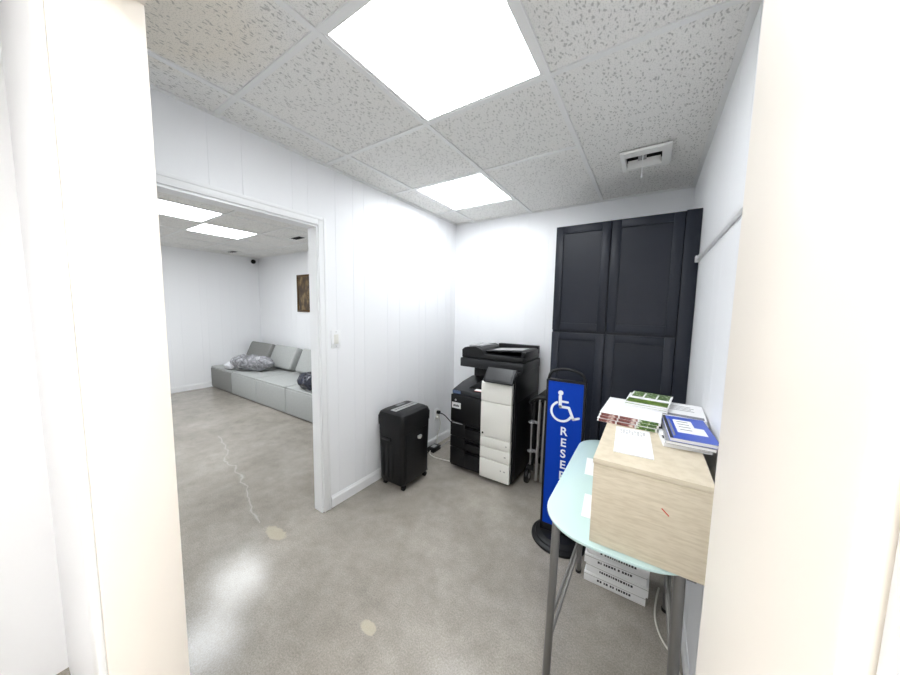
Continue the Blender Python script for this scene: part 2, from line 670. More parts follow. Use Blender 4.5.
# lounge walls
struct(panelled('w', 'y', FARX, FARX - 0.1, -1.6, LY + 0.1, 0, H + 0.06, grooves(-1.5, 3, 4), 0.1).build('wall_lounge_far', M_WALL, smooth=False))
struct(panelled('w', 'x', LY, LY + 0.1, FARX, -XW, 0, H + 0.06, grooves(-4.6, 0, 6), 0.1).build('wall_lounge_picture', M_WALL, smooth=False))
struct(box('wall_lounge_near', M_WALL, FARX, -XW, -1.7, -1.6, 0, H + 0.06))
# hall the photograph is taken from
struct(box('wall_hall_right', M_WALL, 3.4, 3.5, -1.6, YN, 0, H + 0.06))
struct(box('wall_hall_back', M_WALL, -XW, 3.5, -1.7, -1.6, 0, H + 0.06))

# ---- ceilings: suspended tiles between visible T-bars
PITCH = 0.61


def ceiling(name, x0, x1, y0, y1, gx, gy, skip, holes=(), rows={}):
    """tiles on the grid through (gx, gy); skip = set of (i, j) cells left for lights, holes = vents"""
    t = MB()
    g = MB()
    zt = H + 0.007
    i0 = math.floor((x0 - gx) / PITCH)
    i1 = math.ceil((x1 - gx) / PITCH)
    j0 = math.floor((y0 - gy) / PITCH)
    j1 = math.ceil((y1 - gy) / PITCH)
    for i in range(i0, i1):
        for j in range(j0, j1):
            a, b = max(x0, gx + i * PITCH), min(x1, gx + (i + 1) * PITCH)
            c, d = max(y0, gy + j * PITCH), min(y1, gy + (j + 1) * PITCH)
            if b - a < 0.005 or d - c < 0.005 or (i, j) in skip:
                continue
            hs = [h for h in holes if a < (h[0] + h[1]) / 2 < b and c < (h[2] + h[3]) / 2 < d]
            if hs:
                h = hs[0]
                t.box(a, h[0], c, d, zt, zt + 0.016)
                t.box(h[1], b, c, d, zt, zt + 0.016)
                t.box(h[0], h[1], c, h[2], zt, zt + 0.016)
                t.box(h[0], h[1], h[3], d, zt, zt + 0.016)
            else:
                t.box(a, b, c, d, zt, zt + 0.016)
    hw = 0.012
    for i in range(i0, i1 + 1):
        x = gx + i * PITCH
        if x0 + 0.03 < x < x1 - 0.03:
            g.box(x - hw, x + hw, y0, y1, H, H + 0.009)
    for j in range(j0, j1 + 1):
        y = gy + j * PITCH
        if y0 + 0.03 < y < y1 - 0.03:
            g.box(x0, rows.get(j, x1), y - hw, y + hw, H + 0.0006, H + 0.009)
    # wall angle round the edge
    for (a, b, c, d) in ((x0, x0 + 0.022, y0, y1), (x1 - 0.022, x1, y0, y1), (x0, x1, y0, y0 + 0.022), (x0, x1, y1 - 0.022, y1)):
        g.box(a, b, c, d, H - 0.001, H + 0.008)
    o = struct(t.build(name, M_TILE, smooth=False))
    gr = g.build('ceiling_grid', M_GRID, o, smooth=False)
    gr['kind'] = 'structure'
    return o


GX, GY = 0.236, 0.685
VENT = (1.668, 1.852, 2.165, 2.335)
ceiling('ceiling', 0.0, XR, YN, YB, GX, GY, {(1, 0), (0, 2)}, (VENT,), {2: GX + 2 * PITCH, 3: GX + PITCH})
LGX, LGY = -2.445, 1.425
LV = [(-2.32, -2.06, 2.335, 2.45), (-4.36, -4.10, 2.36, 2.475)]
ceiling('ceiling_lounge', FARX, -XW, -1.6, LY, LGX, LGY, {(-1, 0), (0, -1), (-2, -3), (2, -3)}, LV)
ceiling('ceiling_hall', 0.0, 3.4, -1.6, YO, 0.7, -1.15, {(1, 0), (3, 0)})


def ceiling_light(x, y, m, label, group):
    """recessed 2 x 2 LED panel in the cell whose low corner is (x, y)"""
    o = empty('ceiling_light', (x + PITCH / 2, y + PITCH / 2, H), label, 'ceiling light', group)
    a, b = x + 0.0125, x + PITCH - 0.0125
    c, d = y + 0.0125, y + PITCH - 0.0125
    f = MB()
    e = 0.014
    z0, z1 = H + 0.002, H + 0.03
    f.box(a, a + e, c, d, z0, z1).box(b - e, b, c, d, z0, z1).box(a + e, b - e, c, c + e, z0, z1).box(a + e, b - e, d - e, d, z0, z1)
    f.box(a, b, c, d, z1, z1 + 0.02)
    f.build('frame', M_GRID, o, smooth=False)
    box('diffuser', m, a + e, b - e, c + e, d - e, H + 0.006, H + 0.012, o)
    return o


ceiling_light(GX + PITCH, GY, M_LED, 'large square ceiling light nearest, in the middle of the tiled ceiling', 'copy room ceiling lights')
ceiling_light(GX, GY + 2 * PITCH, M_LED, 'square ceiling light near the back left corner above the copier', 'copy room ceiling lights')
ceiling_light(LGX - PITCH, LGY, M_LED_LOUNGE, 'ceiling light in the lounge, the farther one nearer the sofa', 'lounge ceiling lights')
ceiling_light(LGX, LGY - PITCH, M_LED_LOUNGE, 'ceiling light in the lounge at the left, cut by the doorway edge', 'lounge ceiling lights')
ceiling_light(LGX - 2 * PITCH, LGY - 3 * PITCH, M_LED_LOUNGE, 'added fill light deep in the lounge near its left end, out of sight', 'lounge ceiling lights')  # unseen panel added to brighten the lounge
ceiling_light(LGX + 2 * PITCH, LGY - 3 * PITCH, M_LED_LOUNGE, 'added fill light in the lounge close to the dividing wall, out of sight', 'lounge ceiling lights')  # second unseen panel added as lounge fill
ceiling_light(0.7 + PITCH, -1.15, M_HALL_FILL, 'added fill light in the hall left of the doorway, unseen behind the viewer', 'added hall fill lights')  # unseen panel added to light the door lining and fill the copy room
ceiling_light(0.7 + 3 * PITCH, -1.15, M_HALL_FILL, 'added fill light in the hall right of the doorway, unseen behind the viewer', 'added hall fill lights')  # second unseen hall panel, added for the same frontal fill

# ---- trim
def baseboard(name, axis, face, sgn, u0, u1, h=0.085):
    m = MB()
    t = 0.012
    pr = [(0, 0), (t, 0), (t, h - 0.022), (t * 0.55, h - 0.008), (t * 0.4, h), (0, h)]
    pts = [(face + sgn * p, z) for p, z in pr]
    m.prism(pts, 'y' if axis == 'y' else 'x', u0, u1)
    return struct(m.build(name, M_TRIM, smooth=False))


baseboard('baseboard_left', 'y', 0.0, 1, OY1 + 0.062, YB)
baseboard('baseboard_back', 'x', YB, -1, 0.013, 1.24)
baseboard('baseboard_right', 'y', XR, -1, YN, 2.30)
baseboard('baseboard_lounge_far', 'y', FARX, 1, -1.5, LY, 0.10)
baseboard('baseboard_lounge_picture', 'x', LY, -1, FARX + 0.013, -XW, 0.10)

# casing and lining of the opening to the lounge
m = MB()
ct = 0.013
cw = 0.052
for xf, s in ((0.0, 1), (-XW, -1)):
    xa, xb = (xf, xf + s * ct) if s > 0 else (xf + s * ct, xf)
    m.box(xa, xb, OY1, OY1 + cw, 0, OZ + cw, 0.003)
    m.box(xa, xb, OY0 - cw, OY0, 0, OZ + cw, 0.003)
    m.box(xa, xb, OY0, OY1, OZ, OZ + cw, 0.003)
    # raised back band on the outer edge
    xc, xd = (xb, xb + 0.005) if s > 0 else (xa - 0.005, xa)
    m.box(xc, xd, OY1 + cw - 0.018, OY1 + cw, 0, OZ + cw, 0.002)
    m.box(xc, xd, OY0 - cw, OY0 - cw + 0.018, 0, OZ + cw, 0.002)
    m.box(xc, xd, OY0 - cw + 0.018, OY1 + cw - 0.018, OZ + cw - 0.018, OZ + cw, 0.002)
struct(m.build('trim_1', M_TRIM))
m = MB()
m.box(-XW - 0.002, 0.002, OY1 - 0.012, OY1, 0, OZ)
m.box(-XW - 0.002, 0.002, OY0, OY0 + 0.012, 0, OZ)
m.box(-XW - 0.002, 0.002, OY0 + 0.012, OY1 - 0.012, OZ - 0.012, OZ)
struct(m.build('door_1', M_TRIM))

# cream lining and casing of the doorway the photograph is taken from
m = MB()
m.box(DX0 - 0.018, DX0, YO - 0.002, YN + 0.002, 0, 2.05, 0.002)
m.box(DX1, DX1 + 0.018, YO - 0.002, YN + 0.002, 0, 2.05, 0.002)
m.box(DX0, DX1, YO - 0.002, YN + 0.002, 2.032, 2.05)
struct(m.build('door_2', M_CREAM))
m = MB()
for ya, yb in ((YO - 0.014, YO - 0.002),):
    m.box(DX0 - 0.075, DX0 - 0.004, ya, yb, 0, 2.12, 0.003)
    m.box(DX1 + 0.004, DX1 + 0.075, ya, yb, 0, 2.12, 0.003)
    m.box(DX0 - 0.004, DX1 + 0.004, ya, yb, 2.05, 2.12, 0.003)
struct(m.build('trim_2', M_TRIM))

# ------------------------------------------------------------------ tall dark cabinet
CY = 2.305
cab = empty('storage_cabinet', (1.66, 2.6, 0), 'tall dark navy four-door cabinet built against the back wall', 'cabinet')
c = MB()
c.box(1.250, 2.068, CY + 0.021, YB - 0.014, 0.09, 2.058, 0.002)
c.box(1.270, 2.060, CY + 0.09, YB - 0.03, 0.0, 0.09)
c.build('carcass', M_CAB, cab)


def shaker(x0, x1, z0, z1):
    m = MB()
    s = 0.052
    y0, y1 = CY, CY + 0.020
    m.box(x0, x0 + s, y0, y1, z0, z1, 0.0015)
    m.box(x1 - s, x1, y0, y1, z0, z1, 0.0015)
    m.box(x0 + s, x1 - s, y0, y1, z1 - s, z1, 0.0015)
    m.box(x0 + s, x1 - s, y0, y1, z0, z0 + s, 0.0015)
    m.box(x0 + s - 0.002, x1 - s + 0.002, y0 + 0.010, y1 - 0.003, z0 + s - 0.002, z1 - s + 0.002)
    return m


for (a, b, z0, z1) in ((1.252, 1.602, 1.318, 2.052), (1.612, 1.990, 1.318, 2.052), (1.252, 1.602, 0.10, 1.300), (1.612, 1.990, 0.10, 1.300)):
    shaker(a, b, z0, z1).build('door', M_CAB, cab)
box('filler_panel', M_CAB, 1.996, 2.069, CY + 0.002, CY + 0.021, 0.09, 2.058, cab, 0.001)

# ------------------------------------------------------------------ copier
cop = empty('copier', (0.70, 2.57, 0), 'black office copier with white front door panel standing in back corner', 'copier')
x0, x1 = 0.395, 1.0
yf, yb = 2.262, 2.88
# body with the output tray cut out of its upper left
b = MB()
b.box(x0, x1, yf + 0.05, yb, 0.045, 0.70, 0.006)
b.box(0.984, x1, yf + 0.012, yf + 0.06, 0.045, 0.90, 0.003)
b.box(x0 + 0.003, 0.985, yf + 0.02, yf + 0.06, 0.03, 0.055)
b.box(x0 + 0.02, x1 - 0.02, yf + 0.05, yb - 0.02, 0.03, 0.05)
b.box(0.735, x1, yf + 0.03, yb, 0.70, 0.93, 0.006)
b.box(x0 + 0.02, 0.74, 2.66, yb, 0.70, 0.93, 0.004)
b.build('body', M_BLACK, cop)
# sloped tray deck
b = MB()
b.prism([(yf + 0.02, 0.70), (yf + 0.03, 0.735), (2.46, 0.775), (2.66, 0.80), (2.66, 0.70)], 'x', x0 + 0.004, 0.736, 0.004)
b.prism([(0.52, 0.75), (0.735, 0.79), (0.735, 0.87), (0.70, 0.86)], 'y', 2.36, 2.66, 0.004)
b.build('output_tray', M_CHAR, cop)
# left front: upper door and three drawers
b = MB()
b.box(x0 + 0.003, 0.712, yf, yf + 0.055, 0.452, 0.697, 0.006)
b.build('front_door', M_BLACK, cop)
for (za, zb) in ((0.318, 0.445), (0.215, 0.312), (0.050, 0.209)):
    b = MB()
    b.box(x0 + 0.003, 0.55, yf, yf + 0.055, za, zb, 0.004)
    b.box(0.55, 0.712, yf + 0.042, yf + 0.055, za, zb)
    if za > 0.1:
        b.box(0.55, 0.712, yf, yf + 0.044, za, zb - 0.042, 0.003)
        b.box(0.55, 0.712, yf, yf + 0.044, zb - 0.012, zb, 0.003)
    else:
        b.box(0.55, 0.712, yf, yf + 0.044, za, zb - 0.036, 0.003)
    b.build('paper_drawer', M_BLACK, cop)
# white front door column with split lines
b = MB()
wy0, wy1 = 2.236, 2.272
prof = [(wy1, 0.012), (wy0, 0.012), (wy0, 0.845), (wy0 + 0.012, 0.872), (wy1 + 0.02, 0.884), (wy1 + 0.02, 0.012)]
zs = [0.040, 0.208, 0.312, 0.398, 0.70, 0.872]
for i in range(4):
    b.box(0.716, 0.984, wy0, wy1, zs[i] + 0.002, zs[i + 1] - 0.002, 0.004)
b.prism([(wy1, zs[4] + 0.002), (wy0, zs[4] + 0.002), (wy0, 0.840), (wy0 + 0.006, 0.858), (wy0 + 0.02, 0.868), (wy1, 0.872)], 'x', 0.716, 0.984, 0.003)
wp = b.build('white_panel', M_WHITEP, cop)
wp['label'] = 'white front panel'
box('panel_backing', M_SEAM, 0.720, 0.980, wy0 + 0.012, wy1 - 0.004, 0.045, 0.86, cop)
MB().cyl((0.738, wy0 - 0.002, 0.428), (0.738, wy0 + 0.004, 0.428), 0.008).build('lock', M_BLACKG, cop)
for (xx, zz, ww) in ((0.945, 0.350, 0.012), (0.935, 0.258, 0.016), (0.905, 0.135, 0.010), (0.935, 0.135, 0.014)):
    box('drawer_marking', M_SEAM, xx, xx + ww, wy0 - 0.0012, wy0 + 0.001, zz, zz + 0.010, cop)
# touch panel
tp = empty('control_panel', (0.88, 2.24, 0.92))
tp.parent = cop
tp.matrix_basis = Matrix.Translation((0.88 - 0.70, 2.235 - 2.57, 0.928)) @ Matrix.Rotation(0.82, 4, 'X')
Wt = Matrix.Translation((0.88, 2.235, 0.928)) @ Matrix.Rotation(0.82, 4, 'X')
o = MB().box(-0.125, 0.125, -0.068, 0.068, -0.012, 0.012, 0.005, mtx=Wt).build('panel_body', M_CHAR, tp)
o = MB().box(-0.110, 0.105, -0.052, 0.056, 0.010, 0.0135, mtx=Wt).build('screen', mat('dark_grey_screen', (0.028, 0.029, 0.031), 0.3), tp)
b = MB()
b.prism([(2.262, 0.872), (2.275, 0.90), (2.32, 0.945), (2.40, 0.945), (2.40, 0.872)], 'x', 0.74, 0.995, 0.004)
b.build('panel_mount', M_BLACK, cop)
# scanner and document feeder
sy = 2.43
b = MB()
b.box(0.387, 1.003, sy, 2.885, 0.925, 1.008, 0.008)
b.build('scanner_unit', M_CHAR, cop)
b = MB()
b.prism([(0.400, 1.012), (0.398, 1.085), (0.43, 1.108), (0.54, 1.120), (0.60, 1.098), (0.63, 1.055), (0.995, 1.052), (0.995, 1.012)], 'y', sy + 0.01, 2.875, 0.006)
b.build('document_feeder', M_BLACK, cop)
b = MB()
b.box(0.43, 0.56, 2.52, 2.80, 1.108, 1.119, 0.003)
b.build('feeder_cover', M_GLOSSGREY, cop)
b = MB()
b.prism([(0.60, 1.072), (0.985, 1.098), (0.985, 1.106), (0.60, 1.082)], 'y', sy + 0.08, 2.83, 0.002)
b.box(0.960, 0.998, sy + 0.05, 2.87, 1.05, 1.10, 0.004)
b.box(0.60, 0.998, 2.82, 2.875, 1.05, 1.125, 0.004)
b.build('document_tray', M_BLACK, cop)
b = MB()
b.prism([(0.66, 1.0865), (0.94, 1.1054), (0.94, 1.1074), (0.66, 1.0885)], 'y', sy + 0.14, 2.74)
b.build('tray_liner', mat('pale_grey_plastic', (0.62, 0.62, 0.62), 0.25), cop)
# stickers
st = box('name_sticker', M_STICKER, 0.412, 0.503, yf - 0.0012, yf + 0.001, 0.575, 0.628, cop)
b = MB()
for k in range(5):
    b.box(0.428 + 0.012 * k, 0.437 + 0.012 * k, yf - 0.002, yf - 0.001, 0.590, 0.606 + 0.004 * (k % 2))
b.build('sticker_print', M_BLACKINK, st)
b = MB()
for k in range(9):
    b.box(0.420 + 0.012 * k, 0.4295 + 0.012 * k, yf - 0.001, yf + 0.001, 0.436, 0.4435)
b.build('maker_wordmark', M_GLOSSGREY, cop)
MB().cyl((0.450, yf - 0.001, 0.650), (0.450, yf + 0.001, 0.650), 0.010).build('emblem', M_GLOSSGREY, cop)
rt = Matrix.Translation((0.655, 2.33, 0.7525)) @ Matrix.Rotation(0.2, 4, 'X')
ws = MB().box(-0.045, 0.045, -0.02, 0.02, 0.0, 0.0015, mtx=rt).build('warning_sticker', M_PAPER, cop)
MB().box(-0.045, 0.045, -0.024, -0.020, 0.0, 0.0016, mtx=rt).build('warning_stripe', M_RED, ws)
box('corner_sticker', mat('pale_blue_sticker', (0.10, 0.14, 0.24), 0.3), x0 + 0.01, x0 + 0.09, yf + 0.016, yf + 0.022, 0.703, 0.732, cop)
for sx in (0.45, 0.94):
    for syy in (2.34, 2.80):
        MB().cyl((sx - 0.012, syy, 0.022), (sx + 0.012, syy, 0.022), 0.022).build('caster', M_BLACKG, cop)

# ------------------------------------------------------------------ shredder
sh = empty('paper_shredder', (0.19, 1.87, 0), 'black upright paper shredder on casters against the white left wall', 'shredder')
b = MB()
X0, X1, Y0, Y1 = 0.045, 0.326, 1.700, 2.062


def rrect(xa, xb, ya, yb_, r, n=5):
    pts = []
    for (cx, cy, a0) in ((xb - r, yb_ - r, 0), (xa + r, yb_ - r, 90), (xa + r, ya + r, 180), (xb - r, ya + r, 270)):
        for k in range(n + 1):
            a = math.radians(a0 + 90 * k / n)
            pts.append((cx + r * math.cos(a), cy + r * math.sin(a)))
    return pts


def loft(m, sections, seg_smooth=True):
    b = bmesh.new()
    rings = [[b.verts.new((p[0], p[1], z)) for p in pts] for pts, z in sections]
    n = len(rings[0])
    for A, B in zip(rings, rings[1:]):
        for k in range(n):
            b.faces.new((A[k], A[(k + 1) % n], B[(k + 1) % n], B[k]))
    b.faces.new(rings[0][::-1])
    b.faces.new(rings[-1])
    bmesh.ops.recalc_face_normals(b, faces=b.faces)
    m.add(b)


loft(b, [(rrect(X0 + .022, X1 - .022, Y0 + .022, Y1 - .022, .03), .045), (rrect(X0 + .014, X1 - .014, Y0 + .014, Y1 - .014, .035), .06), (rrect(X0 + .004, X1 - .004, Y0 + .004, Y1 - .004, .035), .515)])
b.build('bin', M_BLACK, sh)
b = MB()
loft(b, [(rrect(X0, X1, Y0, Y1, .035), .517), (rrect(X0 - .002, X1 + .002, Y0 - .002, Y1 + .002, .035), .585), (rrect(X0 + .010, X1 - .010, Y0 + .010, Y1 - .010, .035), .620), (rrect(X0 + .035, X1 - .035, Y0 + .035, Y1 - .035, .03), .636)])
hd = b.build('shredder_head', M_BLACK, sh)
sp = MB().box(0.155, 0.215, Y0 + .045, Y1 - .045, .634, .6395, .002).build('feed_plate', M_SILVER, sh)
sp['label'] = 'silver feed plate'
box('feed_slot', M_BLACKG, 0.182, 0.189, Y0 + .06, Y1 - .06, .6392, .6402, sh)
box('control_strip', M_GLOSSGREY, 0.095, 0.125, 1.86, 1.96, .635, .6385, sh, .001)
b = MB()
b.box(X1 - .006, X1 + .0015, 1.74, 2.015, .07, .47, .003)
b.build('bin_front', M_BLACK, sh)
MB().cyl((X1 - .002, 1.90, .40), (X1 + .004, 1.90, .42), .021, seg=28).build('badge', M_SILVER, sh)
b = MB()
b.box(.10, .20, Y0 - .001, Y0 + .008, .40, .425, .003)
b.build('handle_recess', M_BLACKG, sh)
b = MB()
for k in range(3):
    b.box(.09 + .05 * k, .12 + .05 * k, Y0 + .0055, Y0 + .012, .09, .37, .002)
b.build('side_ribs', M_BLACK, sh)
for sx in (X0 + .05, X1 - .035):
    for syy in (Y0 + .05, Y1 - .04):
        cst = MB().cyl((sx - .009, syy, .021), (sx + .009, syy, .021), .021).build('caster', M_BLACKG, sh)
        MB().cyl((sx, syy, .03), (sx, syy, .058), .012).box(sx - .014, sx + .014, syy - .01, syy + .012, .026, .036, .002).build('caster_fork', M_BLACK, cst)

# ------------------------------------------------------------------ folded cart between copier and cabinet
ct_ = empty('folding_cart', (1.13, 2.52, 0), 'folded black hand cart with silver poles leaning beside the copier', 'cart')
b = MB()
b.box(1.075, 1.105, 2.47, 2.86, 0.14, 0.70, 0.008)
for k in range(4):
    b.box(1.070, 1.110, 2.49, 2.84, 0.20 + 0.13 * k, 0.225 + 0.13 * k, 0.004)
b.build('platform', M_BLACK, ct_)
MB().cyl((1.135, 2.46, 0.03), (1.150, 2.44, 0.735), 0.012).build('pole', M_SILVER, ct_)
MB().cyl((1.178, 2.46, 0.03), (1.195, 2.44, 0.735), 0.012).build('pole', M_SILVER, ct_)
b = MB()
b.tube([(1.075, 2.42, .70), (1.10, 2.42, .745), (1.16, 2.43, .755), (1.215, 2.44, .75), (1.222, 2.52, .75), (1.222, 2.80, .75)], .017, 10, 2)
b.box(1.09, 1.215, 2.43, 2.80, .715, .735, .005)
b.build('handle', M_BLACK, ct_)
b = MB()
b.cyl((1.085, 2.45, .15), (1.088, 2.44, .55), .007)
b.build('folding_rod', M_SILVER, ct_)
for z in (.28, .53):
    b = MB()
    b.tube([(1.086 + .020 * math.cos(t * PI / 6), 2.445 + .020 * math.sin(t * PI / 6), z) for t in range(12)], .008, 8, closed=True)
    b.box(1.080, 1.15, 2.452, 2.468, z - .012, z + .012, .003)
    b.build('clamp', M_GLOSSGREY, ct_)
for yy in (2.44, 2.83):
    wh = MB().cyl((1.055, yy, .065), (1.085, yy, .065), .065, bev=.008).build('wheel', M_BLACKG, ct_)
    MB().cyl((1.052, yy, .065), (1.088, yy, .065), .024).build('hub', M_GLOSSGREY, wh)
    MB().box(1.062, 1.12, yy - .012, yy + .012, .12, .16, .003).build('axle_bracket', M_BLACK, ct_)

# ------------------------------------------------------------------ parking sign stand
SY = 1.90
sg = empty('sign_stand', (1.4555, 1.93, 0), 'blue wheelchair parking sign on a black stand with round base', 'sign')
b = MB()
b.lathe([(.168, 0), (.172, .006), (.170, .018), (.150, .026), (.146, .034), (.128, .040), (.120, .048), (.06, .054), (.03, .056)], (1.4555, 1.935, 0), 56)
b.build('base', M_BLACK, sg)
b = MB()
b.box(1.340, 1.354, SY - .004, SY + .036, .045, 1.034, .004)
b.box(1.557, 1.571, SY - .004, SY + .036, .045, 1.034, .004)
b.box(1.352, 1.559, SY - .004, SY + .036, .045, .095, .004)
b.box(1.352, 1.559, SY - .004, SY + .036, 1.024, 1.036, .004)
b.box(1.352, 1.559, SY + .006, SY + .034, .09, 1.03)
b.build('frame', M_BLACK, sg)
box('sign_face', M_BLUE, 1.354, 1.557, SY - .0005, SY + .007, .095, 1.024, sg)
b = MB()
arc = [(1.349, SY + .016, 1.030)] + [(1.4555 - .103 * math.cos(t * PI / 14), SY + .016, 1.040 + .062 * math.sin(t * PI / 14) ** .75) for t in range(1, 14)] + [(1.562, SY + .016, 1.030)]
b.tube(arc, .009, 10, 1)
b.build('carry_handle', M_BLACK, sg)


def ribbon(m, pts, wd, y0, y1):
    """flat stroke in the x-z plane"""
    for (xa, za), (xb, zb) in zip(pts, pts[1:]):
        dx, dz = xb - xa, zb - za
        l = math.hypot(dx, dz)
        nx, nz = -dz / l * wd / 2, dx / l * wd / 2
        m.prism([(xa + nx, za + nz), (xb + nx, zb + nz), (xb - nx, zb - nz), (xa - nx, za - nz)], 'y', y0, y1)
    for (xa, za) in pts:
        m.prism([(xa + wd / 2 * math.cos(k * PI / 8), za + wd / 2 * math.sin(k * PI / 8)) for k in range(16)], 'y', y0 - .00005, y1)


ya, yb2 = SY - .0014, SY + .001
b = MB()
b.prism([(1.429 + .0155 * math.cos(k * PI / 10), .957 + .0155 * math.sin(k * PI / 10)) for k in range(20)], 'y', ya, yb2)
ribbon(b, [(1.427, .935), (1.430, .872)], .019, ya, yb2)
ribbon(b, [(1.430, .905), (1.472, .905)], .013, ya, yb2)
ribbon(b, [(1.430, .872), (1.480, .872), (1.508, .806)], .016, ya, yb2)
ribbon(b, [(1.508, .806), (1.538, .818)], .014, ya, yb2)
ctr = (1.438, .842)
ribbon(b, [(ctr[0] + .060 * math.cos(math.radians(a)), ctr[1] + .060 * math.sin(math.radians(a))) for a in range(118, 345, 12)], .014, ya, yb2)
b.build('wheelchair_symbol', M_SIGNW, sg)
b = MB()
for k, ch in enumerate('RESERVED'):
    t = text_bm(ch, .072, .0006)
    z = .718 - .0705 * k
    bmesh.ops.transform(t, matrix=Matrix.Translation((1.457 + .0012 * k, SY - .0012, z)) @ Matrix.Rotation(PI / 2, 4, 'X'), verts=t.verts)
    b.add(t)
b.build('lettering', M_SIGNW, sg, smooth=False)

# ------------------------------------------------------------------ glass table
ZT = 0.735
tb = empty('glass_table', (1.82, 1.40, 0), 'small pale aqua glass table with rounded corners and grey steel legs', 'table')
pts = []
xa, xb_, ya_, yb_ = 1.575, 2.055, 0.975, 1.86
r1, r2 = .17, .13
for (cx, cy, a0, rr) in ((xb_ - .05, yb_ - .05, 0, .05), (xa + r2, yb_ - r2, 90, r2), (xa + r1, ya_ + r1, 180, r1), (xb_ - .2, ya_ + .2, 270, .2)):
    for k in range(13):
        a = math.radians(a0 + 90 * k / 12)
        pts.append((cx + rr * math.cos(a), cy + rr * math.sin(a)))
MB().prism(pts, 'z', ZT - .010, ZT, .002).build('glass_top', M_GLASS, tb)
b = MB()
for (x_a, y_a, x_b, y_b) in ((1.64, 1.05, 1.975, 1.05), (1.64, 1.74, 2.0, 1.74), (1.64, 1.05, 1.64, 1.74), (2.0, 1.05, 2.0, 1.74)):
    b.box(min(x_a, x_b) - .012, max(x_a, x_b) + .012, min(y_a, y_b) - .012, max(y_a, y_b) + .012, ZT - .034, ZT - .0105, .003)
b.build('top_frame', M_STEEL, tb)
for (lx, ly, r) in ((1.618, 1.045, .014), (1.609, 1.735, .012), (1.985, 1.05, .0145), (2.010, 1.735, .014)):
    l_ = MB().cyl((lx, ly, .012), (lx + (.01 if lx < 1.8 else -.01), ly + .006, ZT - .011), r, bev=.001).build('leg', M_STEEL, tb)
    MB().cyl((lx, ly, 0), (lx, ly, .014), r + .003).build('foot', M_BLACK, l_)
for (sx, tx) in ((1.622, 1.712), (1.990, 1.945)):
    b = MB()
    for dz in (0.0, .085):
        b.cyl((sx, 1.05, .25 + dz), (tx, 1.46 + dz * .2, .68 + .1 * dz), .0055)
    b.cyl((sx * .5 + tx * .5, 1.257, .468), (sx * .5 + tx * .5 + .001, 1.263, .512), .0055)
    b.build('folding_brace', M_STEEL, tb)

# papers lying on the table next to the box
zb = ZT + .0006


def sheet(name, cx, cy, z, wx, wy, rz, label, cat, m=M_PAPER, th=.0012, group=None):
    o = empty(name, (cx, cy, z), label, cat, group, rz=rz)
    mt = o.matrix_basis.copy()
    MB().box(-wx / 2, wx / 2, -wy / 2, wy / 2, 0, th, mtx=mt).build('sheet', m, o)
    return o, mt


sheet('paper_sheet', 1.700, 1.505, zb, .105, .17, .10, 'white sheet on the glass table behind, poking out left of the box', 'paper')
sheet('paper_sheet', 1.733, 1.185, zb, .085, .15, .08, 'white sheet on the glass table near front, under the box edge', 'paper')

# ------------------------------------------------------------------ pale wooden box
BX0, BX1, BY0, BY1, BZ0, BZ1 = 1.738, 2.024, 0.990, 1.70, ZT + .003, 1.010
bx = empty('wooden_box', (1.88, 1.35, BZ0), 'pale birch wood grain storage box standing on the glass table', 'box')
b = MB()
b.box(BX0 + .002, BX1 - .002, BY0 + .004, BY1 - .002, BZ0 - .001, BZ1 - .0185, .002)
b.build('carcass', M_WOOD, bx)
box('top_panel', M_WOOD, BX0, BX1, BY0, BY1, BZ1 - .017, BZ1, bx, .0015)
MB().box(-.012, .012, -.0006, .0006, -.0015, .0015, mtx=Matrix.Translation((1.925, BY0 + .0035, .905)) @ Matrix.Rotation(.75, 4, 'Y')).build('scuff_mark', M_RED, bx)
for fx in (BX0 + .03, BX1 - .03):
    for fy in (BY0 + .03, BY1 - .03):
        box('foot_pad', M_BLACK, fx - .01, fx + .01, fy - .01, fy + .01, ZT + .0002, BZ0 + .001, bx)

# ------------------------------------------------------------------ things on the box
TZ = BZ1 + .0006
o, mt = sheet('envelope', 1.833, 1.195, TZ, .108, .245, .05, 'white envelope with small grey printing on top of the wooden box', 'envelope', th=.003)
b = MB()
for r_ in range(4):
    for k in range(9):
        if (r_ * 2 + k) % 5 == 4:
            continue
        b.box(-.040 + .009 * k, -.0335 + .009 * k, .092 - .011 * r_, .0955 - .011 * r_, .003, .0034, mtx=mt)
b.build('printing', M_GLOSSGREY, o)


def booklet(name, cx, cy, z, wx, wy, th, rz, label, group, cat='booklet', tilt=0.0, cover=M_PAPER):
    o = empty(name, (cx, cy, z), label, cat, group, rz=rz)
    if tilt:
        o.matrix_basis = o.matrix_basis @ Matrix.Rotation(tilt, 4, 'X')
    mt = o.matrix_basis.copy()
    MB().box(-wx / 2 + .0015, wx / 2 - .0015, -wy / 2 + .0015, wy / 2 - .0015, .0008, th - .0008, mtx=mt).build('pages', M_PAPER, o)
    b = MB()
    b.box(-wx / 2, wx / 2, -wy / 2, wy / 2, th - .0008, th, mtx=mt)
    b.box(-wx / 2, wx / 2, -wy / 2, wy / 2, 0, .0008, mtx=mt)
    b.build('cover', cover, o)
    return o, mt


